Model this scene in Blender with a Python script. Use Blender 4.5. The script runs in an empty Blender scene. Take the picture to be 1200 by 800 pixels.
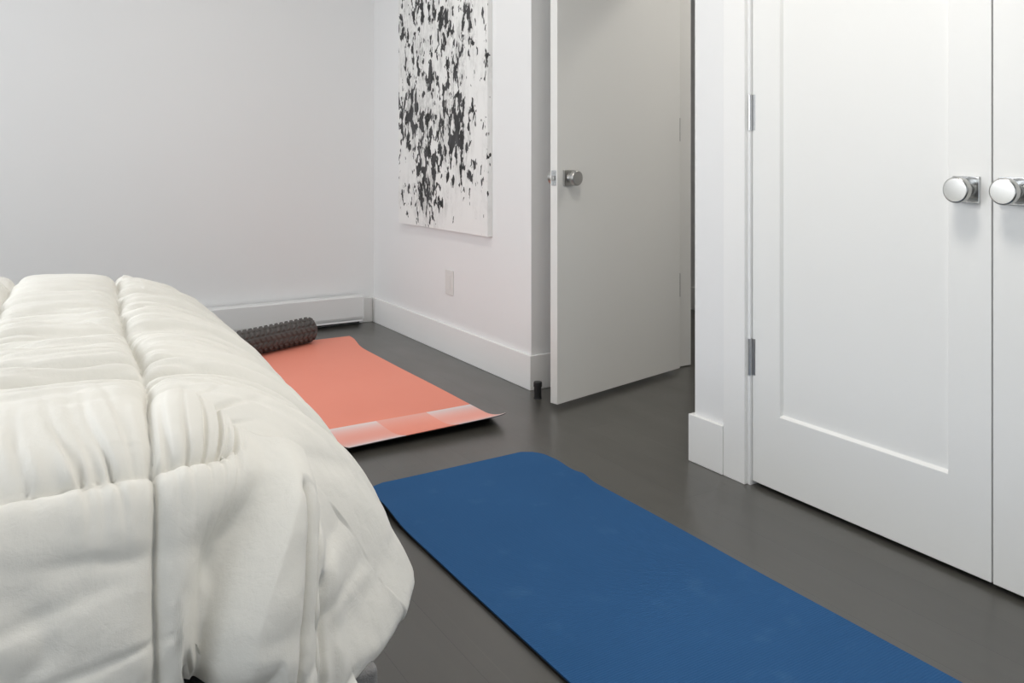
import bpy, bmesh, math, random
from mathutils import Vector, Matrix, noise
random.seed(4)
PI=math.pi
scn=bpy.context.scene
COL=scn.collection

# ------------------------------------------------------------------ materials
def mat(name, col, rough=.5, metal=0., spec=.5):
    m=bpy.data.materials.new(name); m.use_nodes=True
    b=m.node_tree.nodes['Principled BSDF']
    b.inputs['Base Color'].default_value=(*col,1); b.inputs['Roughness'].default_value=rough
    b.inputs['Metallic'].default_value=metal; b.inputs['Specular IOR Level'].default_value=spec
    return m
def nn(m,t,**k):
    n=m.node_tree.nodes.new(t)
    for a,v in k.items(): setattr(n,a,v)
    return n
def lk(m,a,b): m.node_tree.links.new(a,b)
def bsdf(m): return m.node_tree.nodes['Principled BSDF']
def mapped(m,scale,loc=(0,0,0),rot=(0,0,0)):
    tc=nn(m,'ShaderNodeTexCoord'); mp=nn(m,'ShaderNodeMapping')
    mp.inputs['Scale'].default_value=scale; mp.inputs['Location'].default_value=loc; mp.inputs['Rotation'].default_value=rot
    lk(m,tc.outputs['Object'],mp.inputs['Vector']); return mp.outputs['Vector']
def noisetex(m,vec,scale,detail=3,rough=.5,dist=0):
    n=nn(m,'ShaderNodeTexNoise'); n.inputs['Scale'].default_value=scale; n.inputs['Detail'].default_value=detail
    n.inputs['Roughness'].default_value=rough; n.inputs['Distortion'].default_value=dist
    if vec is not None: lk(m,vec,n.inputs['Vector'])
    return n.outputs['Fac']
def ramp(m,fac,stops):
    r=nn(m,'ShaderNodeValToRGB'); e=r.color_ramp.elements
    while len(e)<len(stops): e.new(.5)
    for el,(p,c) in zip(e,stops): el.position=p; el.color=(*c,1) if len(c)==3 else c
    lk(m,fac,r.inputs['Fac']); return r.outputs['Color']
def math_(m,op,a,b=None,c=None,clamp=False):
    n=nn(m,'ShaderNodeMath',operation=op,use_clamp=clamp)
    for i,v in enumerate((a,b,c)):
        if v is None: continue
        if isinstance(v,(int,float)): n.inputs[i].default_value=v
        else: lk(m,v,n.inputs[i])
    return n.outputs[0]
def mix(m,fac,a,b):
    n=nn(m,'ShaderNodeMix',data_type='RGBA')
    for k,v in ((0,fac),(6,a),(7,b)):
        if isinstance(v,tuple): n.inputs[k].default_value=(*v,1)
        elif isinstance(v,(int,float)): n.inputs[k].default_value=v
        else: lk(m,v,n.inputs[k])
    return n.outputs[2]
def bump(m,h,strength=.2,dist=.001):
    b=nn(m,'ShaderNodeBump'); b.inputs['Strength'].default_value=strength; b.inputs['Distance'].default_value=dist
    lk(m,h,b.inputs['Height']); lk(m,b.outputs['Normal'],bsdf(m).inputs['Normal'])

def paint(name,col,rough,bs=.12,spec=.4):
    m=mat(name,col,rough,0,spec); v=mapped(m,(1,1,1))
    f=noisetex(m,v,260,2); bump(m,f,bs,.0006)
    g=noisetex(m,v,1.3,2)
    c=mix(m,g,tuple(x*.985 for x in col),tuple(min(1,x*1.01) for x in col)); lk(m,c,bsdf(m).inputs['Base Color'])
    return m
M={}
M['wall']=paint('wall_paint',(.83,.835,.835),.62,.2)
M['ceil']=paint('ceiling_paint',(.86,.86,.85),.8)
M['trim']=paint('trim_paint',(.88,.88,.87),.38,.05)
M['door']=paint('door_paint',(.78,.775,.75),.4,.08)
M['closet']=paint('closet_paint',(.85,.852,.835),.4,.06)
M['heater']=paint('heater_enamel',(.78,.785,.78),.5,.04,.3)
M['chrome']=mat('polished_chrome',(.62,.63,.64),.12,1)
M['knob']=mat('brushed_chrome_knob',(.52,.52,.505),.24,1)
M['satin']=mat('satin_nickel',(.50,.495,.48),.32,1)
M['steel']=mat('hinge_steel',(.62,.62,.62),.28,1)
M['dark']=mat('dark_gap_tone',(.03,.03,.03),.5)
M['rubber']=mat('black_rubber',(.012,.012,.013),.35)
M['plastic']=mat('white_plastic',(.74,.73,.71),.35)

# floor: dark stained planks running away from the camera
m=mat('floor_dark_planks',(.04,.038,.034),.3,0,.85)
v=mapped(m,(1,1,1),rot=(0,0,PI/2))
br=nn(m,'ShaderNodeTexBrick'); br.inputs['Scale'].default_value=1; br.offset=.37; br.offset_frequency=2
for k,x in (('Mortar Size',.0011),('Mortar Smooth',.2),('Brick Width',1.7),('Row Height',.125),('Bias',0)): br.inputs[k].default_value=x
br.inputs['Color1'].default_value=(.060,.057,.049,1); br.inputs['Color2'].default_value=(.070,.067,.058,1); br.inputs['Mortar'].default_value=(.036,.034,.030,1)
lk(m,v,br.inputs['Vector'])
g=noisetex(m,mapped(m,(26,1.6,1)),1.0,5,.6,.4)
c=mix(m,math_(m,'MULTIPLY',g,.5),br.outputs['Color'],(.040,.038,.033))
sc=noisetex(m,mapped(m,(60,1.2,1),rot=(0,0,.12)),1.0,2,.5,.8)
scr=ramp(m,sc,[(.72,(0,0,0)),(.76,(1,1,1))])
c=mix(m,math_(m,'MULTIPLY',scr,.40),c,(.11,.10,.09))
dust=ramp(m,noisetex(m,mapped(m,(1,1,1)),34,2),[(.76,(0,0,0)),(.80,(1,1,1))])
c=mix(m,math_(m,'MULTIPLY',dust,.22),c,(.16,.14,.12))
lk(m,c,bsdf(m).inputs['Base Color'])
rr=math_(m,'ADD',math_(m,'MULTIPLY',noisetex(m,mapped(m,(5,2,1)),1.5,4),.14),.27)
lk(m,rr,bsdf(m).inputs['Roughness']); bsdf(m).inputs['Coat Weight'].default_value=.30; bsdf(m).inputs['Coat Roughness'].default_value=.22
h=math_(m,'ADD',math_(m,'MULTIPLY',br.outputs['Fac'],-1.0),math_(m,'MULTIPLY',g,.35))
bump(m,h,.25,.0012)
M['floor']=m

# comforter cotton
m=mat('comforter_cotton',(.82,.805,.752),.85,0,.2)
bsdf(m).inputs['Sheen Weight'].default_value=.08
v=mapped(m,(1,1,1))
f1=noisetex(m,v,38,4,.55,.3); f2=noisetex(m,v,750,2); f3=noisetex(m,v,13,3,.6,1.2)
cr_=math_(m,'ABSOLUTE',math_(m,'SUBTRACT',f3,.5)); cr_=ramp(m,cr_,[(0,(0,0,0)),(.035,(1,1,1))])
bump(m,math_(m,'ADD',math_(m,'ADD',f1,math_(m,'MULTIPLY',cr_,.045)),math_(m,'MULTIPLY',f2,.10)),.36,.0045)
M['comf']=m
m=mat('comforter_stitch',(.80,.79,.74),.9); M['stitch']=m
# bed fabrics
m=mat('bed_base_fabric',(.26,.255,.255),.9,0,.2); bump(m,noisetex(m,mapped(m,(1,1,1)),420,2),.4,.002); M['basefab']=m
m=mat('mattress_black',(.012,.012,.014),.9,0,.2); bump(m,noisetex(m,mapped(m,(1,1,1)),300,2),.3,.002); M['mattress']=m

# blue mat
m=mat('mat_blue_foam',(.020,.095,.235),.85,0,.12)
v=mapped(m,(1,1,1))
g=noisetex(m,v,2.6,3); g2=noisetex(m,v,11,4)
c=mix(m,g,(.024,.090,.225),(.034,.114,.275))
sp=ramp(m,g2,[(.60,(0,0,0)),(.74,(1,1,1))]); c=mix(m,math_(m,'MULTIPLY',sp,.22),c,(.075,.18,.35))
lk(m,c,bsdf(m).inputs['Base Color'])
wv=nn(m,'ShaderNodeTexWave',wave_type='BANDS',bands_direction='Y'); wv.inputs['Scale'].default_value=55; wv.inputs['Distortion'].default_value=.9; wv.inputs['Detail'].default_value=1; wv.inputs['Detail Scale'].default_value=3
lk(m,v,wv.inputs['Vector'])
bump(m,math_(m,'ADD',wv.outputs['Fac'],math_(m,'MULTIPLY',noisetex(m,v,500,2),.5)),.30,.0022)
M['blue']=m
m=mat('mat_black_backing',(.010,.010,.011),.55); bump(m,noisetex(m,mapped(m,(1,1,1)),400,2),.3,.001); M['backing']=m

# coral mat with printed fading white tiles along the near end  (object origin = near left corner)
m=mat('mat_coral_print',(.80,.20,.12),.55,0,.35)
tc=nn(m,'ShaderNodeTexCoord'); sx=nn(m,'ShaderNodeSeparateXYZ'); lk(m,tc.outputs['UV'],sx.inputs[0])
U,V=sx.outputs[0],sx.outputs[1]      # metres from left edge / from near edge
g=noisetex(m,mapped(m,(1,1,1)),3,3)
coral=mix(m,g,(.93,.305,.215),(.96,.335,.24))
inband=math_(m,'LESS_THAN',V,.262)
t=math_(m,'DIVIDE',V,.262)
tile=math_(m,'FLOOR',math_(m,'DIVIDE',U,.2))
odd=math_(m,'ABSOLUTE',math_(m,'SUBTRACT',tile,1.0))         # 1 for outer tiles, 0 for the middle one
odd=math_(m,'MINIMUM',odd,1.0)
top=math_(m,'POWER',t,3.2); bot=math_(m,'POWER',math_(m,'SUBTRACT',1.0,t,clamp=True),3.4)
whi=math_(m,'MULTIPLY',math_(m,'ADD',math_(m,'MULTIPLY',top,1.05),math_(m,'MULTIPLY',bot,1.0)),odd)
mid=math_(m,'MULTIPLY',math_(m,'MULTIPLY',top,.35),math_(m,'SUBTRACT',1.0,odd))
wf=math_(m,'MULTIPLY',math_(m,'ADD',whi,mid),inband,clamp=True)
lk(m,mix(m,wf,coral,(.88,.76,.76)),bsdf(m).inputs['Base Color'])
bump(m,noisetex(m,mapped(m,(1,1,1)),600,2),.15,.0008)
M['coral']=m
# roller foam
m=mat('roller_foam',(.110,.103,.098),.75,0,.35); bump(m,noisetex(m,mapped(m,(1,1,1)),500,3),.4,.0008); M['foam']=m

# ------------------------------------------------------------------ object helpers
def link(o,parent=None,m=None):
    COL.objects.link(o)
    if parent: o.parent=parent
    if m: o.data.materials.append(m)
    return o
def tag(o,label=None,cat=None,group=None,kind=None):
    for k,x in (('label',label),('category',cat),('group',group),('kind',kind)):
        if x: o[k]=x
    return o
def obj(name,bm,m,parent=None,loc=(0,0,0),smooth=False,bevel=0,seg=2):
    me=bpy.data.meshes.new(name)
    bmesh.ops.recalc_face_normals(bm,faces=bm.faces[:])
    bm.to_mesh(me); bm.free()
    if smooth:
        for p in me.polygons: p.use_smooth=True
    o=bpy.data.objects.new(name,me); o.location=loc; link(o,parent,m)
    if bevel:
        b=o.modifiers.new('bevel','BEVEL'); b.width=bevel; b.segments=seg; b.limit_method='ANGLE'; b.angle_limit=math.radians(40)
        for p in me.polygons: p.use_smooth=True
        w=o.modifiers.new('wn','WEIGHTED_NORMAL'); w.keep_sharp=True
    return o
def box(bm,a,b):
    v=[bm.verts.new((x,y,z)) for x in (a[0],b[0]) for y in (a[1],b[1]) for z in (a[2],b[2])]
    for f in ((0,1,3,2),(4,6,7,5),(0,4,5,1),(2,3,7,6),(0,2,6,4),(1,5,7,3)): bm.faces.new([v[i] for i in f])
def bx(a,b):
    bm=bmesh.new(); box(bm,a,b); return bm
def lathe(bm,prof,axis=(0,0,1),org=(0,0,0),n=40):
    A=Vector(axis).normalized(); U_=A.orthogonal().normalized(); W_=A.cross(U_); O=Vector(org)
    rings=[]
    for r,h in prof:
        if r<1e-6: rings.append([bm.verts.new(O+A*h)])
        else: rings.append([bm.verts.new(O+A*h+(U_*math.cos(2*PI*i/n)+W_*math.sin(2*PI*i/n))*r) for i in range(n)])
    for p,q in zip(rings,rings[1:]):
        for i in range(n):
            j=(i+1)%n
            if len(p)==1 and len(q)==1: continue
            if len(p)==1: bm.faces.new((p[0],q[i],q[j]))
            elif len(q)==1: bm.faces.new((p[i],p[j],q[0]))
            else: bm.faces.new((p[i],p[j],q[j],q[i]))
def prism(bm,pts,z0,z1):      # vertical prism on a plan outline
    a=[bm.verts.new((x,y,z0)) for x,y in pts]; b=[bm.verts.new((x,y,z1)) for x,y in pts]
    n=len(pts); bm.faces.new(a); bm.faces.new(b)
    for i in range(n): bm.faces.new((a[i],a[(i+1)%n],b[(i+1)%n],b[i]))
def empty(name,loc=(0,0,0),rz=0):
    o=bpy.data.objects.new(name,None); o.empty_display_size=.1; o.location=loc; o.rotation_euler=(0,0,rz); COL.objects.link(o); return o
def struct(name,bm,m,label=None,parent=None,**k):
    o=obj(name,bm,m,parent,**k)
    if parent is None: tag(o,label,None,None,'structure')
    return o

# ------------------------------------------------------------------ room shell
LX,RX=-2.25,1.852          # window wall / painting and closet wall
BY,FYW=-3.40,4.53          # behind camera / far wall
AY=2.840                   # alcove wall behind the open door
CYW=1.897                  # end of the closet wall
HX=3.707                   # hallway wall
CZ=2.45
struct('floor',bx((LX-.1,BY-.1,-.08),(HX+.1,6.2,0)),M['floor'],'dark charcoal stained plank floor')
struct('ceiling',bx((LX-.1,BY-.1,CZ),(HX+.1,6.2,CZ+.1)),M['ceil'],'white ceiling')
bm=bmesh.new()   # left wall with a window opening
WY0,WY1,WZ0,WZ1=1.85,3.30,.98,2.18
VY0,VY1=-1.6,.6; VZ0,VZ1=.06,2.15
for a,b in (((LX-.1,BY,0),(LX,VY0,CZ)),((LX-.1,VY0,0),(LX,VY1,VZ0)),((LX-.1,VY0,VZ1),(LX,VY1,CZ)),((LX-.1,VY1,0),(LX,WY0,CZ)),
            ((LX-.1,WY0,0),(LX,WY1,WZ0)),((LX-.1,WY0,WZ1),(LX,WY1,CZ)),((LX-.1,WY1,0),(LX,FYW,CZ))): box(bm,a,b)
struct('wall_left',bm,M['wall'],'white window wall at the head of the bed')
struct('wall_far',bx((LX-.1,FYW,0),(RX,FYW+.1,CZ)),M['wall'],'white far wall above the baseboard heater')
bm=bmesh.new(); prism(bm,[(RX,AY),(2.60,AY),(2.60,2.80),(2.687,2.80),(2.687,6.1),(RX,6.1)],0,CZ)
struct('wall_right',bm,M['wall'],'white wall with the painting, turning into the alcove behind the open door')
bm=bmesh.new()
D0,D1=1.672,.30            # closet opening
box(bm,(RX,BY,0),(RX+.10,D1-.0,CZ)); box(bm,(RX,D0+.0,0),(RX+.10,CYW,CZ)); box(bm,(RX,D1,2.045),(RX+.10,D0,CZ))
box(bm,(RX+.10,CYW-.1,0),(2.70,CYW,CZ)); box(bm,(2.60,BY,0),(2.70,CYW-.1,CZ))
struct('wall_closet',bm,M['wall'],'white wall around the closet doors')
bm=bmesh.new()
for a,b in (((LX-.1,BY-.1,0),(-.30,BY,CZ)),((1.70,BY-.1,0),(HX+.1,BY,CZ)),((-.30,BY-.1,0),(1.70,BY,.10)),((-.30,BY-.1,2.10),(1.70,BY,CZ))): box(bm,a,b)
struct('wall_back',bm,M['wall'],'white wall behind the viewer')
bm=bmesh.new()
for a,b in (((-.30,BY-.09,.10),(-.25,BY-.01,2.10)),((1.65,BY-.09,.10),(1.70,BY-.01,2.10)),((-.25,BY-.09,.10),(1.65,BY-.01,.15)),((-.25,BY-.09,2.05),(1.65,BY-.01,2.10)),((.67,BY-.08,.15),(.73,BY-.02,2.05))): box(bm,a,b)
w3=struct('fill_window_3',bm,M['trim'],'tall white framed glazed door added for fill light behind the viewer')  # unseen glazed door, added to let fill light reach the open door
struct('wall_hall',bx((HX,BY,0),(HX+.1,6.2,CZ)),M['wall'],'hallway wall seen past the door jamb')
struct('wall_hall_end',bx((2.70,6.1,0),(HX,6.2,CZ)),M['wall'],'end wall of the hallway')
bm=bmesh.new(); box(bm,(2.60,CYW,0),(2.70,CYW+.06,CZ)); box(bm,(2.60,CYW+.06,2.05),(2.70,2.80,CZ))
struct('wall_doorway',bm,M['wall'],'wall over the doorway to the hall')

BH=.140; BT=.015
def baseboard(name,pts,closed_h=BH,label=None):
    # pts: plan polyline of the room-side face; second list offset gives thickness
    bm=bmesh.new(); prism(bm,pts,0,closed_h); return struct(name,bm,M['trim'],label,bevel=.0025,seg=2)
X0=RX-BT
baseboard('baseboard_right',[(X0,FYW-.0005),(X0,AY-BT),(2.60,AY-BT),(2.60,AY),(RX,AY),(RX,FYW-.0005)],.142,'white baseboard under the painting, wrapping round the outer corner')
baseboard('baseboard_far',[(LX+.001,FYW-BT),(X0-.0005,FYW-BT),(X0-.0005,FYW),(LX+.001,FYW)],.142,'short piece of white baseboard in the far corner beside the heater')
baseboard('baseboard_closet',[(RX-BT,1.767),(RX-BT,CYW+BT),(2.59,CYW+BT),(2.59,CYW),(RX,CYW),(RX,1.767)],.148,'white baseboard block on the wall end beside the closet casing')
baseboard('baseboard_hall',[(HX-BT,BY+.01),(HX-BT,6.09),(HX,6.09),(HX,BY+.01)],.140,'white baseboard of the hallway')
baseboard('baseboard_left',[(LX,FYW-.02),(LX+BT,FYW-.02),(LX+BT,VY1+.02),(LX,VY1+.02)],.142,'white baseboard of the window wall')

# closet casing
bm=bmesh.new()
CF=RX-.012
prof=[(CF,1.766),(CF,1.6845),(CF+.0015,1.683),(1.866,1.683),(1.866,D0),(RX+.09,D0),(RX+.09,D0+.002),(RX-.0002,1.69),(RX-.0002,1.766)]
prism(bm,[(CF,1.766),(CF,1.683),(1.8635,1.683),(1.8635,1.673),(1.94,1.673),(1.94,1.690),(RX-.0002,1.690),(RX-.0002,1.766)],0,2.14)
prism(bm,[(CF,.215),(CF,.297),(1.8635,.297),(1.8635,.3065),(1.94,.3065),(1.94,.29),(RX-.0002,.29),(RX-.0002,.215)],0,2.14)
box(bm,(CF,.297,2.05),(RX-.0002,1.683,2.14)); box(bm,(RX-.0002,.3065,2.04),(1.94,1.673,2.052))
struct('trim_1',bm,M['trim'],'white casing around the closet doors',bevel=.0015)
# door jamb of the hall doorway
bm=bmesh.new()
box(bm,(2.588,2.782,.004),(2.690,2.7995,2.05)); box(bm,(2.588,2.7995,0),(2.5995,2.825,2.10))
box(bm,(2.588,CYW+.06,2.035),(2.705,2.782,2.05)); box(bm,(2.588,CYW+.06,0),(2.705,CYW+.08,2.035))
struct('trim_2',bm,M['door'],'off-white door jamb at the hinge side of the open door',bevel=.001)

# windows in the left wall (behind the left edge of the view); second added for fill
def window(name,y0,y1,label,WZ0=WZ0,WZ1=WZ1):
    bm=bmesh.new(); t=.05
    for a,b in (((LX-.09,y0,WZ0),(LX-.01,y0+t,WZ1)),((LX-.09,y1-t,WZ0),(LX-.01,y1,WZ1)),((LX-.09,y0+t,WZ0),(LX-.01,y1-t,WZ0+t)),((LX-.09,y0+t,WZ1-t),(LX-.01,y1-t,WZ1)),
                ((LX-.08,(y0+y1)/2-.02,WZ0+t),(LX-.03,(y0+y1)/2+.02,WZ1-t))): box(bm,a,b)
    w=struct(name,bm,M['trim'],label,bevel=.002)
    g=bpy.data.materials.get('window_glass')
    if not g:
        g=mat('window_glass',(1,1,1),.02); bsdf(g).inputs['Transmission Weight'].default_value=1; bsdf(g).inputs['IOR'].default_value=1.05
    obj('pane',bx((LX-.062,y0+.045,WZ0+.045),(LX-.058,y1-.045,WZ1-.045)),g,w)
    return w
window('window_1',WY0,WY1,'white framed window at the head of the bed')
window('fill_window_2',VY0,VY1,'tall white framed glazed opening added for fill light beside the viewer',VZ0,VZ1)  # unseen opening, added and made tall to light the closet side evenly

obj('pane',bx((-.255,BY-.062,.145),(1.655,BY-.058,2.055)),bpy.data.materials['window_glass'],w3)
# ------------------------------------------------------------------ closet doors
def knob_set(parent,px,y,z,ax,plate_u,plain=False,mk='chrome',pm='chrome',L=.05,R=.0295,s=.0305):
    """square rose + waisted neck + round knob; ax = unit outward axis (plan)"""
    A=Vector((ax[0],ax[1],0)); Uv=Vector((-ax[1],ax[0],0)); O=Vector((px,y,z))
    bm=bmesh.new()
    for hh0,hh1,ss in ((0,.0065,s),):
        v=[bm.verts.new(O+A*h+Uv*a*ss+Vector((0,0,b*ss))) for h in (hh0,hh1) for a,b in ((-1,-1),(1,-1),(1,1),(-1,1))]
        for f in ((0,1,2,3),(4,5,6,7),(0,1,5,4),(1,2,6,5),(2,3,7,6),(3,0,4,7)): bm.faces.new([v[i] for i in f])
    pl=obj('knob_plate',bm,M[pm],parent,bevel=.0014)
    bm=bmesh.new()
    lathe(bm,[(0,.006),(.017,.006),(.0165,.010),(.0105,.016),(.0095,.026),(.0125,.030),(R-.003,.0305),(R,.033),(R,L-.003),(R-.003,L),(0,L)],A,O,48)
    k=obj('knob',bm,M['knob'] if mk=='chrome' else M[mk],pl,bevel=.0012)
    k['label']='round '+('chrome' if mk=='chrome' else 'satin metal')+' knob'
    return pl
def hinge(parent,x,y,z0,z1):
    bm=bmesh.new(); n=5; h=(z1-z0)/n
    for i in range(n): lathe(bm,[(0,z0+i*h+.0003),(.0062,z0+i*h+.0003),(.0062,z0+(i+1)*h-.0003),(0,z0+(i+1)*h-.0003)],(0,0,1),(x,y,0),24)
    lathe(bm,[(0,z0-.003),(.004,z0-.002),(.005,z0),(.005,z1),(.004,z1+.002),(0,z1+.003)],(0,0,1),(x,y,0),16)
    hg=obj('hinge',bm,M['steel'],parent,smooth=False)
    hg.modifiers.new('e','EDGE_SPLIT').split_angle=math.radians(40)
    for p in hg.data.polygons: p.use_smooth=True
    bm=bmesh.new(); box(bm,(x+.004,y-.016,z0),(x+.0062,y+.0005,z1))
    obj('hinge_leaf',bm,M['steel'],hg,bevel=.0005)
    return hg
def closet_door(name,y0,y1,front,knob_y,hy,label):
    """y0<y1 ; shaker door with one recessed panel; front = x of its face"""
    zb,zt=.0115,2.035; T=.035; st=.098; rz0=.222; rz1=1.93; rec=.011; bv=.005
    bm=bmesh.new()
    def ring(x,a,b,c,d): return [bm.verts.new((x,a,c)),bm.verts.new((x,b,c)),bm.verts.new((x,b,d)),bm.verts.new((x,a,d))]
    back=ring(front+T,y0,y1,zb,zt); o=ring(front,y0,y1,zb,zt)
    i1=ring(front,y0+st,y1-st,rz0,rz1); i2=ring(front+rec,y0+st+bv,y1-st-bv,rz0+bv,rz1-bv)
    for a,b in ((back,o),(o,i1),(i1,i2)):
        for k in range(4): bm.faces.new((a[k],a[(k+1)%4],b[(k+1)%4],b[k]))
    bm.faces.new(back); bm.faces.new(i2)
    d=struct(name,bm,M['closet'],label,bevel=.0016)
    d.modifiers['bevel'].angle_limit=math.radians(25)
    knob_set(d,front,knob_y,.880,(-1,0),0)
    for z0,z1 in ((1.033,1.137),(.320,.426)):
        hinge(d,front-.0045,hy,z0,z1)
    return d
closet_door('door_1',.989,1.6705,1.8600,1.043,1.676,'white shaker closet door with chrome hinges at its left edge')
closet_door('door_2',.311,.985,1.8590,.9395,.303,'white shaker closet door cut by the right edge of the picture')

# ------------------------------------------------------------------ open entry door
H0=Vector((2.566,2.722,0)); F0=Vector((1.788,2.561,0))
dv=(F0-H0); LEN=dv.length; ang=math.atan2(dv.y,dv.x)
nrm=Vector((-dv.y,dv.x,0)).normalized()
if nrm.y>0: nrm=-nrm            # faces the camera
T=.036
d=dv.normalized()
def dp(s,t,z): return H0+d*s-nrm*t+Vector((0,0,z))
def dbox(bm,s0,s1,t0,t1,z0,z1):
    v=[bm.verts.new(dp(s,t,z)) for s in (s0,s1) for t in (t0,t1) for z in (z0,z1)]
    for f in ((0,1,3,2),(4,6,7,5),(0,4,5,1),(2,3,7,6),(0,2,6,4),(1,5,7,3)): bm.faces.new([v[i] for i in f])
bm=bmesh.new(); dbox(bm,0,LEN,0,T,.018,2.03)
door=struct('door_3',bm,M['door'],'flat off-white entry door standing open against the alcove wall',bevel=.0015)
KZ=.877; ks=LEN-.062
O=dp(ks,0,0); knob_set(door,O.x,O.y,KZ,(nrm.x,nrm.y),0,mk='satin',pm='satin')
O=dp(ks,T,0); knob_set(door,O.x,O.y,KZ,(-nrm.x,-nrm.y),0,mk='satin',pm='satin')
bm=bmesh.new(); dbox(bm,LEN-.0005,LEN+.0015,.006,T-.006,KZ-.029,KZ+.029)
lp=obj('latch_plate',bm,M['chrome'],door,bevel=.0005); lp['label']='chrome latch plate on the door edge'
bm=bmesh.new(); dbox(bm,LEN+.0015,LEN+.008,.011,T-.012,KZ-.009,KZ+.009); obj('latch_bolt',bm,M['satin'],lp,bevel=.002)
bm=bmesh.new()
for zz in (-.021,.021):
    lathe(bm,[(0,0),(.0035,0),(.0030,.0012),(0,.0012)],d,dp(LEN+.0015,T/2,KZ+zz),12)
obj('screw',bm,M['steel'],lp)
for z0,z1 in ((1.028,1.132),(.335,.439)):     # barrels hide in the gap between door and jamb
    bm=bmesh.new(); 
    lathe(bm,[(0,z0),(.006,z0),(.006,z1),(0,z1)],(0,0,1),dp(-.0075,T*.35,0),16)
    dbox(bm,-.0065,-.0005,.003,T-.004,z0,z1)
    hg=obj('hinge',bm,M['dark'],door); hg['label']='hinge coloured dark for the shaded gap beside the jamb'  # shade of the hinge gap put into the hinge colour

# door stop on the floor
ds=empty('door_stop',(1.806,2.722,0)); tag(ds,'small black cylindrical door stop on the floor beside the open door','door stop')
bm=bmesh.new(); lathe(bm,[(0,0),(.0165,0),(.0165,.003),(.0148,.005),(.0145,.046),(0,.046)]); obj('post',bm,M['rubber'],ds,bevel=.0006)
bm=bmesh.new(); lathe(bm,[(0,.046),(.0160,.046),(.0170,.048),(.0170,.062),(.0155,.066),(0,.067)]); obj('bumper',bm,M['rubber'],ds,bevel=.0006)

# ------------------------------------------------------------------ baseboard heater on the far wall
ht=empty('baseboard_heater',(-.2,FYW,0)); tag(ht,'long low white metal baseboard heater along the foot of the far wall','heater')
hx0,hx1=-1.95,1.956
def hb(pts,x0,x1):
    bm=bmesh.new(); a=[bm.verts.new((x0,y,z)) for y,z in pts]; b=[bm.verts.new((x1,y,z)) for y,z in pts]; n=len(pts)
    bm.faces.new(a); bm.faces.new(b)
    for i in range(n): bm.faces.new((a[i],a[(i+1)%n],b[(i+1)%n],b[i]))
    return bm
c_=hb([(-.0155,.168),(-.075,.168),(-.082,.162),(-.082,.050),(-.077,.036),(-.074,.038),(-.078,.052),(-.078,.158),(-.0155,.164)],hx0,hx1)
obj('cover',c_,M['heater'],ht)
obj('lower_lip',hb([(-.0155,.034),(-.070,.034),(-.0765,.026),(-.0765,.022),(-.072,.021),(-.066,.028),(-.0155,.028)],hx0,hx1-.004),M['heater'],ht)
obj('end_cap',bx((hx1-.0005,-.083,.034),(hx1+.002,-.0155,.169)),M['heater'],ht,bevel=.001)
obj('element',bx((hx0+.05,-.064,.06),(hx1-.03,-.025,.13)),M['satin'],ht)
obj('back_panel',bx((hx0,-.0225,.004),(hx1-.002,-.0156,.160)),M['dark'],ht)

# outlet cover on the painting wall
oc=empty('wall_plate',(RX,3.565,.349)); tag(oc,'white plastic wall plate low on the wall below the painting','wall plate')
obj('cover_plate',bx((-.0055,-.040,-.060),(-.0001,.040,.060)),M['plastic'],oc,bevel=.003)
obj('insert',bx((-.0075,-.0165,-.033),(-.0050,.0165,.033)),M['plastic'],oc,bevel=.001)

# ------------------------------------------------------------------ painting
PY0,PY1,PZ0,PZ1=3.155,4.118,.604,2.02; PD=.024
pt=empty('canvas_painting',(RX-.001,(PY0+PY1)/2,PZ0)); tag(pt,'tall white canvas splattered with black ink hanging on the wall left of the open door','painting')
dens=[ # rows from the bottom up, columns far -> near
[0,.05,.35,.3,.05,0,0,0],[.30,.45,.9,.55,.6,.1,.1,.2],[.25,.5,.9,.7,.4,.4,.15,.1],[.0,.2,.9,.7,.6,.4,.6,.1],[.05,.2,.6,.8,.6,.6,.5,.3],
[.4,.7,.5,.7,.5,.95,.5,.1],[.8,.7,.9,.75,.8,.9,.35,.1],[.75,.95,.7,.4,.7,.9,.6,.2],[.5,.9,.5,.4,.8,.7,.3,.1],[.2,.7,.5,.6,.5,.8,.35,.35],
[.5,.3,.6,.6,.6,.95,.25,.35],[.2,.6,.8,.45,.8,.7,.8,.1],[.6,.6,.3,.5,.7,.5,.8,.2],[.6,.4,.6,.75,.7,.4,.7,.2],[.4,.5,.7,.6,.8,.5,.4,.2],[.2,.5,.7,.7,.5,.6,.3,.1],[.1,.3,.6,.5,.6,.3,.2,.1],[0,.1,.4,.3,.3,.2,.1,0]]
m=mat('ink_splatter_canvas',(.86,.86,.85),.6,0,.3)
at=nn(m,'ShaderNodeAttribute',attribute_name='ink_amount')
mp=mapped(m,(1,1,.56)); n1=noisetex(m,mp,27,2,.45,.4)
mp2=mapped(m,(1,1,.5),loc=(3,1,7)); n2=noisetex(m,mp2,75,2,.5,.4)
nb=math_(m,'ADD',math_(m,'MULTIPLY',n1,.72),math_(m,'MULTIPLY',n2,.28))
thr=math_(m,'SUBTRACT',.640,math_(m,'MULTIPLY',at.outputs['Fac'],.205))
dlt=math_(m,'SUBTRACT',nb,thr)
core=ramp(m,math_(m,'ADD',dlt,.5),[(.5,(0,0,0)),(.522,(1,1,1))])
soft=noisetex(m,mapped(m,(1,1,.3),loc=(9,2,1)),16,4,.6)
wash=math_(m,'MULTIPLY',math_(m,'MULTIPLY',ramp(m,soft,[(.40,(0,0,0)),(.58,(1,1,1))]),at.outputs['Fac']),.62)
wash=math_(m,'MULTIPLY',wash,ramp(m,noisetex(m,mapped(m,(1,1,.5)),60,4,.7),[(.38,(0,0,0)),(.56,(1,1,1))]))
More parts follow.
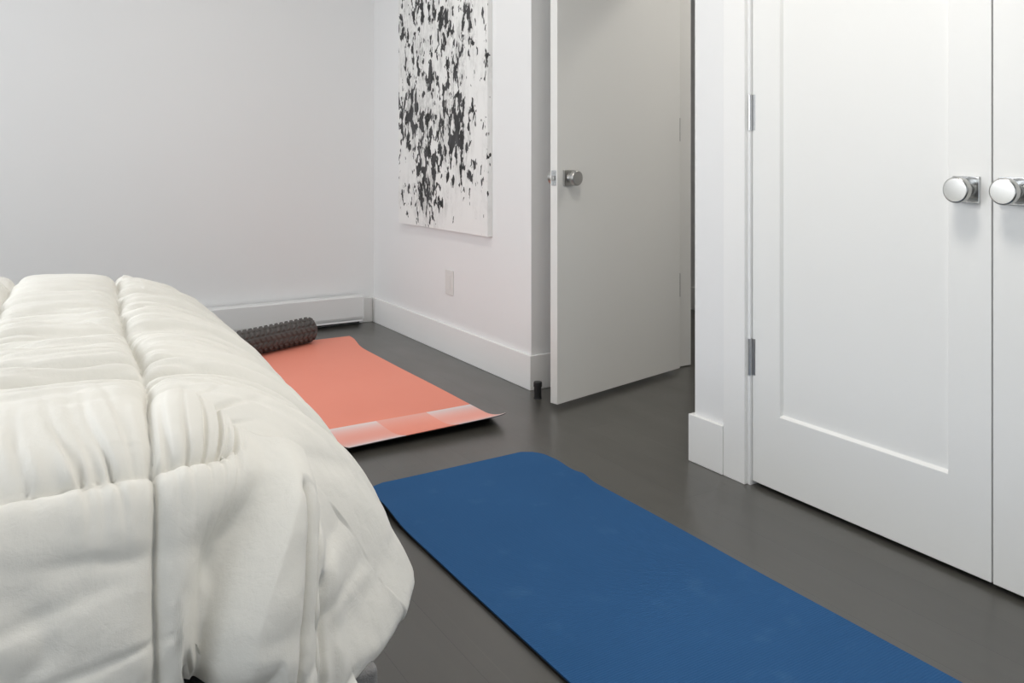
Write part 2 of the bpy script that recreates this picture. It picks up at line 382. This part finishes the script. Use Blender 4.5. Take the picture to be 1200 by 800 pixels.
tone=ramp(m,noisetex(m,mapped(m,(1,1,.4)),22,3),[(.35,(.018,.018,.018)),(.7,(.075,.075,.078))])
c=mix(m,wash,(.86,.86,.845),(.13,.13,.125)); c=mix(m,core,c,tone)
lk(m,c,bsdf(m).inputs['Base Color']); bump(m,noisetex(m,mapped(m,(1,1,1)),500,2),.2,.0008)
M['ink']=m
bm=bmesh.new(); lay=bm.verts.layers.float.new('ink_amount')
NY,NZ=28,60; W_,Hh=PY1-PY0,PZ1-PZ0; grid=[]
def dval(u,v):   # u 0 far..1 near ; v 0 bottom..1 top
    fx=u*8-.5; fz=v*len(dens)-.5
    i=max(0,min(6,int(math.floor(fx)))); j=max(0,min(len(dens)-2,int(math.floor(fz)))); a=min(1,max(0,fx-i)); b=min(1,max(0,fz-j))
    return (dens[j][i]*(1-a)+dens[j][i+1]*a)*(1-b)+(dens[j+1][i]*(1-a)+dens[j+1][i+1]*a)*b
for k in range(NZ+1):
    row=[]
    for i in range(NY+1):
        u=i/NY; v=k/NZ
        w=bm.verts.new((-PD,W_/2-u*W_,v*Hh)); w[lay]=dval(u,v); row.append(w)
    grid.append(row)
for k in range(NZ):
    for i in range(NY): bm.faces.new((grid[k][i],grid[k][i+1],grid[k+1][i+1],grid[k+1][i]))
edge=[grid[0][i] for i in range(NY+1)]+[grid[k][NY] for k in range(1,NZ+1)]+[grid[NZ][i] for i in range(NY-1,-1,-1)]+[grid[k][0] for k in range(NZ-1,0,-1)]
bk=[]
for e in edge:
    w=bm.verts.new((0,e.co.y,e.co.z)); w[lay]=e[lay]*.55; bk.append(w)
n=len(edge)
for i in range(n): bm.faces.new((edge[i],edge[(i+1)%n],bk[(i+1)%n],bk[i]))
bm.faces.new(bk)
obj('canvas',bm,M['ink'],pt)
bm=bmesh.new()
for a,b in (((-.018,-W_/2+.004,.004),(-.0002,-W_/2+.03,Hh-.004)),((-.018,W_/2-.03,.004),(-.0002,W_/2-.004,Hh-.004))): obj('stretcher_bar',bx(a,b),M['dark'],pt)


# ------------------------------------------------------------------ mats
def slab(name,fn,nu,nv,t0,t1,m,parent,uv=None):
    """fn(u,v)->(x,y,z) mid surface; layer from z+t0 to z+t1"""
    bm=bmesh.new(); g=[[[bm.verts.new((x,y,z+t)) for (x,y,z) in [fn(i/nu,j/nv)]][0] for i in range(nu+1)] for t in (t0,t1) for j in range(nv+1)]
    lo=g[:nv+1]; hi=g[nv+1:]
    uvl=bm.loops.layers.uv.new('UVMap')
    def F(vs,idx):
        f=bm.faces.new(vs)
        if uv:
            for l,(i,j) in zip(f.loops,idx): l[uvl].uv=uv(i/nu,j/nv)
    for j in range(nv):
        for i in range(nu):
            q=((i,j),(i+1,j),(i+1,j+1),(i,j+1))
            F([hi[b][a] for a,b in q],q); q=q[::-1]; F([lo[b][a] for a,b in q],q)
    loop=[(i,0) for i in range(nu)]+[(nu,j) for j in range(nv)]+[(i,nv) for i in range(nu,0,-1)]+[(0,j) for j in range(nv,0,-1)]
    for k in range(len(loop)):
        a=loop[k]; b=loop[(k+1)%len(loop)]
        F([lo[a[1]][a[0]],lo[b[1]][b[0]],hi[b[1]][b[0]],hi[a[1]][a[0]]],(a,b,b,a))
    me=bpy.data.meshes.new(name); bmesh.ops.recalc_face_normals(bm,faces=bm.faces[:]); bm.to_mesh(me); bm.free()
    for p in me.polygons: p.use_smooth=True
    o=bpy.data.objects.new(name,me); link(o,parent,m)
    e=o.modifiers.new('e','EDGE_SPLIT'); e.split_angle=math.radians(50)
    return o
def gs(x,c,w): return math.exp(-((x-c)/w)**2)
bmr=empty('yoga_mat',(1.167,1.355,0)); tag(bmr,'royal blue yoga mat with a black underside lying flat on the floor beside the bed','yoga mat')
def blue(u,v):
    L0,L1=.49,2.222; y=L0+v*(L1-L0); r=.055
    dy=min(y-L0,L1-y); sh=0
    if dy<r: sh=r-math.sqrt(max(0,r*r-(r-dy)**2))
    xl,xr=.8675+.014*sm_((y-1.9)/.35),1.4655+.004*gs(y,1.99,.05)
    uu=(u*2-1); cx=(xl+xr)/2; hw=(xr-xl)/2-sh
    x=cx+uu*hw
    Y=y-.014*sm_((x-1.40)/.07)*sm_((y-2.0)/.2)
    z=.0005+.011*math.exp(-u*13)*gs(y,2.06,.10)+.007*math.exp(-(1-u)*16)*gs(y,1.965,.035)+.006*math.exp(-(1-u)*9)*gs(y,2.10,.06)+.0015*(1+noise.noise(Vector((x*3,y*3,0))))
    z+=.004*math.exp(-(L1-y)/.05)
    return (x-1.167,Y-1.355,z)
def sm_(x): x=max(0,min(1,x)); return x*x*(3-2*x)
t=slab('mat_surface',blue,70,170,.0042,.0072,M['blue'],bmr)
t=slab('mat_backing',blue,70,170,0,.0041,M['backing'],bmr); t['label']='black backing showing along the left edge'
omr=empty('exercise_mat',(1.235,3.36,0)); tag(omr,'coral orange exercise mat with fading white squares along its curled-up near end','exercise mat')
def coral_f(u,v):
    L0,L1=2.515,4.185; y=L0+v*(L1-L0)
    xl=.943; xr=1.531-.004*sm_((y-2.9)/.8)+.045*sm_((y-3.80)/.36)**1.5
    x=xl+u*(xr-xl)
    e=max(0,(2.66-y)/.145)
    z=.0005+(.020+.012*u)*e*e+.005*math.exp(-(1-u)*30)*e
    z+=.0012*(1+noise.noise(Vector((x*2.5,y*2.5,4))))
    return (x-1.235,y-3.36,z)
slab('mat_surface',coral_f,60,160,.0022,.0042,M['coral'],omr,uv=lambda u,v:(.0+u*.588,v*1.67))
t=slab('mat_backing',coral_f,60,160,0,.0021,M['backing'],omr); t['label']='black underside of the mat'

# ------------------------------------------------------------------ foam roller
R0=.065; RL=.45
ra=math.radians(23)
rol=empty('foam_roller',(1.345,4.150,.0072),ra); tag(rol,'dark grey foam roller with chunky treads lying across the far end of the coral mat','foam roller')
bm=bmesh.new(); nl,na=230,168; rows=[]
NR=12; pitch=.031
for i in range(nl+1):
    x=-RL*i/nl; endf=min(1,min(-x,RL+x)/.012); rr=R0-.0065*(1-math.sqrt(max(0,1-(1-endf)**2)))
    row=[]
    for k in range(na):
        th_=2*PI*k/na; q=th_*NR/(2*PI); ri=math.floor(q); fq=q-ri-.5
        ph=(-x/pitch+ (.5 if ri%2 else 0)+ .55*(fq if ri%2 else -fq))%1-.5
        h=sm_((.34-abs(ph))/.12)*sm_((.42-abs(fq))/.12)
        r=rr-.0085*(1-h)*min(1,endf+.2)
        row.append(bm.verts.new((x,r*math.cos(th_),R0+r*math.sin(th_))))
    rows.append(row)
for a,b in zip(rows,rows[1:]):
    for k in range(na): bm.faces.new((a[k],a[(k+1)%na],b[(k+1)%na],b[k]))
inner=[]
for x,src in ((0,rows[0]),(-RL,rows[-1])):
    prev=src
    for r,dx in ((.046,0),(.044,-.004)):
        xx=x+(dx if x==0 else -dx); ring=[bm.verts.new((xx,r*math.cos(2*PI*k/na),R0+r*math.sin(2*PI*k/na))) for k in range(na)]
        for k in range(na): bm.faces.new((prev[k],prev[(k+1)%na],ring[(k+1)%na],ring[k]))
        prev=ring
    inner.append(prev)
for k in range(na): bm.faces.new((inner[0][k],inner[0][(k+1)%na],inner[1][(k+1)%na],inner[1][k]))
obj('foam_sleeve',bm,M['foam'],rol,smooth=True)
bm=bmesh.new(); lathe(bm,[(.040,-RL+.003),(.0438,-RL+.003),(.0438,-.003),(.040,-.003),(.040,-RL+.003)],(1,0,0),(0,0,R0),48); obj('core_tube',bm,M['rubber'],rol,bevel=.0005)

# ------------------------------------------------------------------ bed
def rbox(a,b,r,seg=5):
    bm=bx(a,b); bmesh.ops.bevel(bm,geom=bm.edges[:],offset=r,segments=seg,profile=.5,affect='EDGES'); return bm
bed=empty('bed',(-.6,1.95,0)); tag(bed,'low bed with grey fabric base showing as a sliver under the comforter corner','bed')
def lb(a,b): return tuple(p-q for p,q in zip(a,(-.6,1.95,0))),tuple(p-q for p,q in zip(b,(-.6,1.95,0)))
obj('bed_base',rbox(*lb((-1.62,1.045,.07),(.436,2.80,.262)),.010,3),M['basefab'],bed,smooth=True).modifiers.new('w','WEIGHTED_NORMAL')
for x in (-1.55,.36):
    for y in (1.13,2.72):
        bm=bmesh.new(); lathe(bm,[(0,0),(.020,0),(.028,.069),(0,.069)],(0,0,1),(x+.6,y-1.95,0),20); obj('leg',bm,M['rubber'],bed,bevel=.001)
mt=obj('mattress',rbox((-1.0,-.84,0),(.925,.79,.262),.075,6),M['mattress'],None,(-.6,1.95,.301),smooth=True)
mt.location.z=.263; mt.scale.z=1.14
tag(mt,'black mattress glimpsed through the gap under the comforter hem','mattress')

CX,CY,FY,XL=.22,1.25,2.60,-1.5
def cr(pts,t):
    # piecewise Catmull-Rom through (t,o,z) samples
    n=len(pts)
    if t<=pts[0][0]: return pts[0][1:]
    for i in range(n-1):
        if t<=pts[i+1][0]:
            p0=pts[max(i-1,0)];p1=pts[i];p2=pts[i+1];p3=pts[min(i+2,n-1)]
            h=p2[0]-p1[0];s=(t-p1[0])/h
            out=[]
            for k in range(1,len(p1)):
                m1=(p2[k]-p0[k])/(p2[0]-p0[0])*h; m2=(p3[k]-p1[k])/(p3[0]-p1[0])*h
                out.append((2*s**3-3*s*s+1)*p1[k]+(s**3-2*s*s+s)*m1+(-2*s**3+3*s*s)*p2[k]+(s**3-s*s)*m2)
            return tuple(out)
    return pts[-1][1:]
def arc(pts):
    out=[(0.,)+pts[0]];t=0
    for a,b in zip(pts,pts[1:]):
        t+=math.dist(a,b); out.append((t,)+b)
    return out
FOOT=arc([(0,.600),(.08,.594),(.15,.575),(.215,.535),(.27,.475),(.315,.405),(.345,.335),(.35,.28),(.325,.22),(.28,.185)])
NEAR=arc([(0,.612),(.09,.610),(.17,.598),(.225,.572),(.255,.52),(.275,.45),(.285,.38),(.28,.31),(.26,.26)])
FAR=arc([(0,.598),(.08,.585),(.15,.555),(.20,.50),(.23,.43),(.24,.36),(.235,.28)])
DM=min(FOOT[-1][0],NEAR[-1][0])
def sm(x): x=max(0,min(1,x)); return x*x*(3-2*x)
def base(x,y):
    X,Y,Z=base0(x,y)
    w=-.090*(1-sm((Y-1.05)/.40))+.040*sm((Y-1.4)/1.1)
    if w<0: w*=.22+.78*sm((Z-.22)/.13)
    X+=w*sm((X-.05)/.35)
    Z-=.003*sm((Y-1.6)/.9)*sm((Z-.3)/.25)
    return (X,Y,Z)
def base0(x,y):
    a=max(0,x-CX); b=max(0,CY-y); e=max(0,y-FY)
    cx=min(x,CX); cy=min(max(y,CY),FY)
    d=max(a,b,e)
    tz=.612+(.600-.612)*sm((cy-CY)/(FY-CY))
    if d==0: 
        return (cx,cy,.600+.012*(1-sm((cx+0.0)/CX))*1.0 if False else .6+.012*sm((CX-cx)/.4+0))
    o1,z1=cr(FOOT,d)
    if b>0:
        ph=math.atan2(b,a); o2,z2=cr(NEAR,d); z2-=.012*(1-sm((CX-cx)/.4))*(1-sm(d/.12)); w=sm(ph/(math.pi/2)); sg=-1
    elif e>0:
        ph=math.atan2(e,a); o2,z2=cr(FAR,d); w=sm(ph/(math.pi/2)); sg=1
    else: ph=0;w=0;o2=z2=0;sg=1
    o=o1*(1-w)+o2*w; z=z1*(1-w)+z2*w
    if a==0: o,z=o2,z2
    z+=.012*sm((CX-cx)/.4)*(1-sm(d/.2)) if not b else 0
    return (cx+math.cos(ph)*o*(1 if a>0 else 0), cy+sg*math.sin(ph)*o, z)

LS=[(.5,.160),(.94,.164),(1.08,.180),(1.27,.189),(1.48,.193),(1.64,.195),(1.89,.203),(2.25,.225),(2.62,.252),(3.2,.29)]
def lseam(Y):
    for (p,q),(r_,t) in zip(LS,LS[1:]):
        if Y<=r_: return q+(t-q)*max(0,(Y-p)/(r_-p))
    return LS[-1][1]
YS=[.720,1.040,1.43,1.74,2.02,2.31,2.62,2.93]
def seams(x,y):
    yy=y if y>CY else CY-(CY-y)*.9
    l=lseam(yy)
    xs=[l-.225,l,.485,.80,-.33,-.63,-.93,-1.23]
    dx=min(abs(x-a) for a in xs)
    yw=y+.006*math.sin(x*11+1)+(.010*noise.noise(Vector((x*6,y*2,3))) if y>1.3 else 0)
    if x<l and y>1.5: yw+=.035*sm((l-x)/.2)*noise.noise(Vector((1.3,round(y*3.3),.5)))*2
    dy=min(abs(yw-a) for a in YS)
    return dx,dy,abs(x-l),abs(yw-1.04),l,yw
def pl(pts,z):     # x of a polyline given z (descending)
    if z>=pts[0][1]: return pts[0][0]
    for (xa,za),(xb,zb) in zip(pts,pts[1:]):
        if z>=zb: return xa+(xb-xa)*(za-z)/(za-zb)
    return pts[-1][0]
FOLD=[(.292,.60),(.285,.57),(.268,.52),(.240,.475),(.212,.435),(.202,.40),(.200,.36),(.20,.25)]
SLIT=[(.345,.60),(.338,.50),(.326,.45),(.318,.42),(.318,.33),(.325,.2)]
def pls(pts,z): return sum(pl(pts,z+d*.014) for d in (-3,-2,-1,0,1,2,3))/7
def nz(a,b,c=0): return noise.noise(Vector((a,b,c)))
def crease(n,w=.16): return -math.exp(-(n/w)**2)      # thin valley where the noise crosses zero
def comforter(x,y,fr):
    p=Vector(base(x,y)); e=.004
    q=Vector(base(x+e,y))-Vector(base(x-e,y)); r=Vector(base(x,y+e))-Vector(base(x,y-e))
    n=q.cross(r)
    if n.length<1e-12: n=Vector((0,0,1))
    n.normalize()
    dx,dy,d2,dn,l,yw=seams(x,y)
    top=sm((p.z-.50)/.08)
    near=sm((1.32-y)/.3)
    wb=1-sm((x-CX-.12)/.10)          # the edge seam dies out round the corner
    if not y>1.3: dy=dy+(1-wb)*.2; dn=dn+(1-wb)*.2
    ws=1-sm((y-.96)/.06)
    if abs(x-.485)<.2: dx=dx+(1-ws)*.2
    pxf=1-math.exp(-dx/.013); sy=min(((yw-a) for a in YS),key=abs)
    pyf=1-math.exp(-dy/((.026 if sy>0 else .085)*(1-near)+(.016 if sy>0 else .010)*near))
    fl=.10+.20*near
    A=.050*(1-near)+.025*near
    h=A*(.30+.70*pxf)*(fl+(1-fl)*pyf)
    if x>CX and y>CY: h*=1-.45*sm((x-CX)/.2)
    # creases running across the bed, pinched at the lengthwise seams
    fade=sm((y-1.13)/.22)
    if fade>0:
        pin=math.exp(-d2/.10)+.5*math.exp(-dx/.06)
        wob=.035*nz(x*4,y*2,6)
        g1=crease(nz(x*2.4+5,(y+wob)*19,1),.15)
        g2=crease(nz(x*4.0+2,(y+wob)*42,2),.22)
        g3=nz(x*7,y*75,4)
        h+=fade*(.35+.65*top)*(.0115*g1+.0075*g2*(.45+pin)+.0040*g3*pin+.004)
        h+=fade*.010*nz(x*2.2+3,(y+wob)*9,8)*(1-.6*math.exp(-dy/.03))
    # pleats pinched along the stitched edge seam
    if y<1.42:
        up=y>1.04
        lean=(x-l)*(.9 if x>l else .35)*(y-1.04)*6
        xq=x-lean*.35
        k=(math.exp(-dn/.085) if up else .45*math.exp(-dn/.035))*wb
        hi=sm(.5+1.6*nz(x*7,3,1))
        c1=crease(nz(xq*29+1.2*nz(x*5,y*5,7),y*2.6,3),.17); c2=crease(nz(xq*36,y*4,8),.22)
        h+=(.0230*c1*(.35+.65*hi)+.0110*c2*math.exp(-dn/.045)+.006)*k*(1-math.exp(-dn/.003))
        h+=.0035*nz(x*9+y*4,y*7,9)*sm((1.4-y)/.2)
    h-=.0035*math.exp(-(dx/.004)**2)+.0045*math.exp(-(dn/.0045)**2)
    face=sm((CY-y-.17)/.10) if y<CY else 0
    if face>0:
        X,Z=p.x,p.z
        fx=pls(FOLD,Z); t=X-fx; sx=pls(SLIT,Z); s_=X-sx
        dep=sm((.590-Z)/.09)
        off=1-sm((s_+.012)/.016)
        wd=max(.03,sx-fx)
        up_=sm((t+.012)/.042)                       # soft lip of the tucked cushion
        arch=.60+.40*math.sin(PI*min(1,max(0,t/wd)))
        b=-.034*math.exp(-((t+.030)/.038)**2)*(1-up_)*sm((X-l-.002)/.03)*sm((.56-Z)/.06)+.046*up_*arch*off
        b-=.010*math.exp(-((t+.006)/.010)**2)*sm((.46-Z)/.08)
        h+=b*dep
        if X>.25:
            h+=(-.022*math.exp(-(s_/.007)**2)+.010*math.exp(-((s_-.020)/.011)**2))*sm((.49-Z)/.05)
            h+=-.016*math.exp(-((X-.346-.05*(Z-.42))/.0055)**2)*sm((.415-Z)/.015)
            h+=.007*math.exp(-((X-.368)/.014)**2)*sm((.46-Z)/.08)
        h+=.007*nz(X*5+Z*3,Z*6,11)*sm((.56-Z)/.1)+.0028*nz(X*16+Z*9,Z*20,12)
        h+=(.004*crease(nz(X*6-Z*5,Z*9+X*4,14),.12)+.0035*crease(nz(X*2+1,Z*17,13),.12)*sm((.2-X)/.1))*sm((.56-Z)/.06)
    if x>CX:
        X,Y,Z=p.x,p.y,p.z
        f=sm((x-CX-.10)/.2)*sm((s_+.0)/.05) if face>0 else sm((x-CX-.10)/.2)
        h+=f*(.008*nz(Y*5-X*4,Z*3,21)+.004*crease(nz(Y*6-X*5,Z*3,22),.15)+.0012*nz(Y*16,Z*11,23))
    if x>CX-.1: h-=.010*sm((x-CX+.1)/.25)-.012*sm((.29-p.z)/.06)*(1 if x>CX+.1 else 0)
    h-=.008
    h+=.0009*nz(p.x*45,p.y*45,p.z*45)
    # the hem rolls under
    h-=.022*sm((fr-.90)/.10)**2
    return p+n*h
def lin(a,b,s): 
    n=max(1,round((b-a)/s)); return [a+(b-a)*i/n for i in range(n)]
xsg=lin(XL,-.30,.03)+lin(-.30,.05,.0055)+lin(.05,.50,.0027)+lin(.50,.80,.006)+[.80]
def bmax(x):
    if x<.15: return .60
    v=.60-.165*sm((x-.190)/.018)          # lifted hem at the fold
    v+=.035*sm((x-.215)/.03)
    v+=.13*sm((x-.40)/.10)
    return v
tj=lin(0,.12,.005)+lin(.12,.60,.0029)+[.60]     # arclengths near side at full length
far=lin(CY,1.6,.0045)[1:]+lin(1.6,FY,.0055)+lin(FY,FY+.42,.010)+[FY+.42]
bm=bmesh.new(); G_=[]
for x in xsg:
    col=[]; B=bmax(x)
    for b in reversed(tj):
        bb=b if b<.22 else .22+(b-.22)*(B-.22)/.38
        col.append(bm.verts.new(comforter(x,CY-bb,max(bb/B,(x-CX)/.58))))
    for y in far: col.append(bm.verts.new(comforter(x,y,(x-CX)/.58)))
    G_.append(col)
for a,b in zip(G_,G_[1:]):
    for j in range(len(a)-1): bm.faces.new((a[j],b[j],b[j+1],a[j+1]))
me=bpy.data.meshes.new('comforter'); bm.to_mesh(me); bm.free()
for p in me.polygons: p.use_smooth=True
cf=bpy.data.objects.new('comforter',me); link(cf,None,M['comf'])
s=cf.modifiers.new('solid','SOLIDIFY'); s.thickness=.014; s.offset=-1
tag(cf,'puffy white quilted comforter draped over the bed','comforter')

# ------------------------------------------------------------------ light
def area(name,loc,rot,sx_,sy_,power,col=(1,1,1),spread=180,shape='RECTANGLE'):
    l=bpy.data.lights.new(name,'AREA'); l.shape=shape; l.size=sx_; l.size_y=sy_; l.energy=power; l.color=col; l.spread=math.radians(spread)
    o=bpy.data.objects.new(name,l); o.location=loc; o.rotation_euler=rot; COL.objects.link(o); return o
area('daylight_far_window',(LX+.01,(WY0+WY1)/2,(WZ0+WZ1)/2),(0,-PI/2,0),WZ1-WZ0-.1,WY1-WY0-.1,46,(.945,.968,1.0))
area('fill_near_window',(LX+.01,(VY0+VY1)/2,(VZ0+VZ1)/2),(0,-PI/2,0),VZ1-VZ0-.1,VY1-VY0-.1,15,(.94,.975,1.0))  # added fill from the left, beside the viewer
area('fill_back_window',(.7,BY+.01,1.1),(PI/2,0,0),1.85,1.95,4,(1.0,.985,.95))  # added weak fill from behind the viewer
def ceiling_fill(x,y,e,label,R=.09):  # unseen ceiling fixture added as fill, placed and powered to balance the surfaces
    c=empty('ceiling_fill',(x,y,CZ)); tag(c,label,'added fill light')
    bm=bmesh.new(); lathe(bm,[(.0,-.001),(R+.02,-.001),(R+.02,-.012),(R+.004,-.014),(R,-.006),(0,-.006)]); obj('rim',bm,M['trim'],c)
    em=bpy.data.materials.get('fill_lamp_glow')
    if not em:
        em=mat('fill_lamp_glow',(1,1,1)); bsdf(em).inputs['Emission Color'].default_value=(1,.93,.84,1); bsdf(em).inputs['Emission Strength'].default_value=6
    bm=bmesh.new(); lathe(bm,[(0,-.0065),(R-.001,-.0065),(R-.001,-.010),(0,-.010)]); obj('diffuser',bm,em,c)
    area('ceiling_fill_lamp',(x,y,CZ-.02),(0,0,0),R*2,R*2,e,(1,.955,.885),shape='DISK')
ceiling_fill(.9,3.1,6,'added small round ceiling fill light in the middle of the room')
ceiling_fill(1.0,1.0,15.5,'added wide round ceiling fill light near the viewer',.22)
ceiling_fill(3.2,1.95,12,'added round ceiling fill light in the hallway')
w=bpy.data.worlds.new('w'); scn.world=w; w.use_nodes=True
w.node_tree.nodes['Background'].inputs[0].default_value=(.85,.92,1,1); w.node_tree.nodes['Background'].inputs[1].default_value=1.0

# ------------------------------------------------------------------ camera
cam=bpy.data.cameras.new('camera'); cam.sensor_width=36; cam.lens=964/1200*36; cam.shift_y=-(400-186)/1200; cam.clip_start=.05
co=bpy.data.objects.new('camera',cam); COL.objects.link(co)
co.location=(0,0,.95); co.rotation_euler=(PI/2,0,-math.atan(.6193)); scn.camera=co
vs=scn.view_settings; vs.view_transform='Standard'; vs.look='None'; vs.gamma=1; vs.use_curve_mapping=False; vs.exposure=0.0
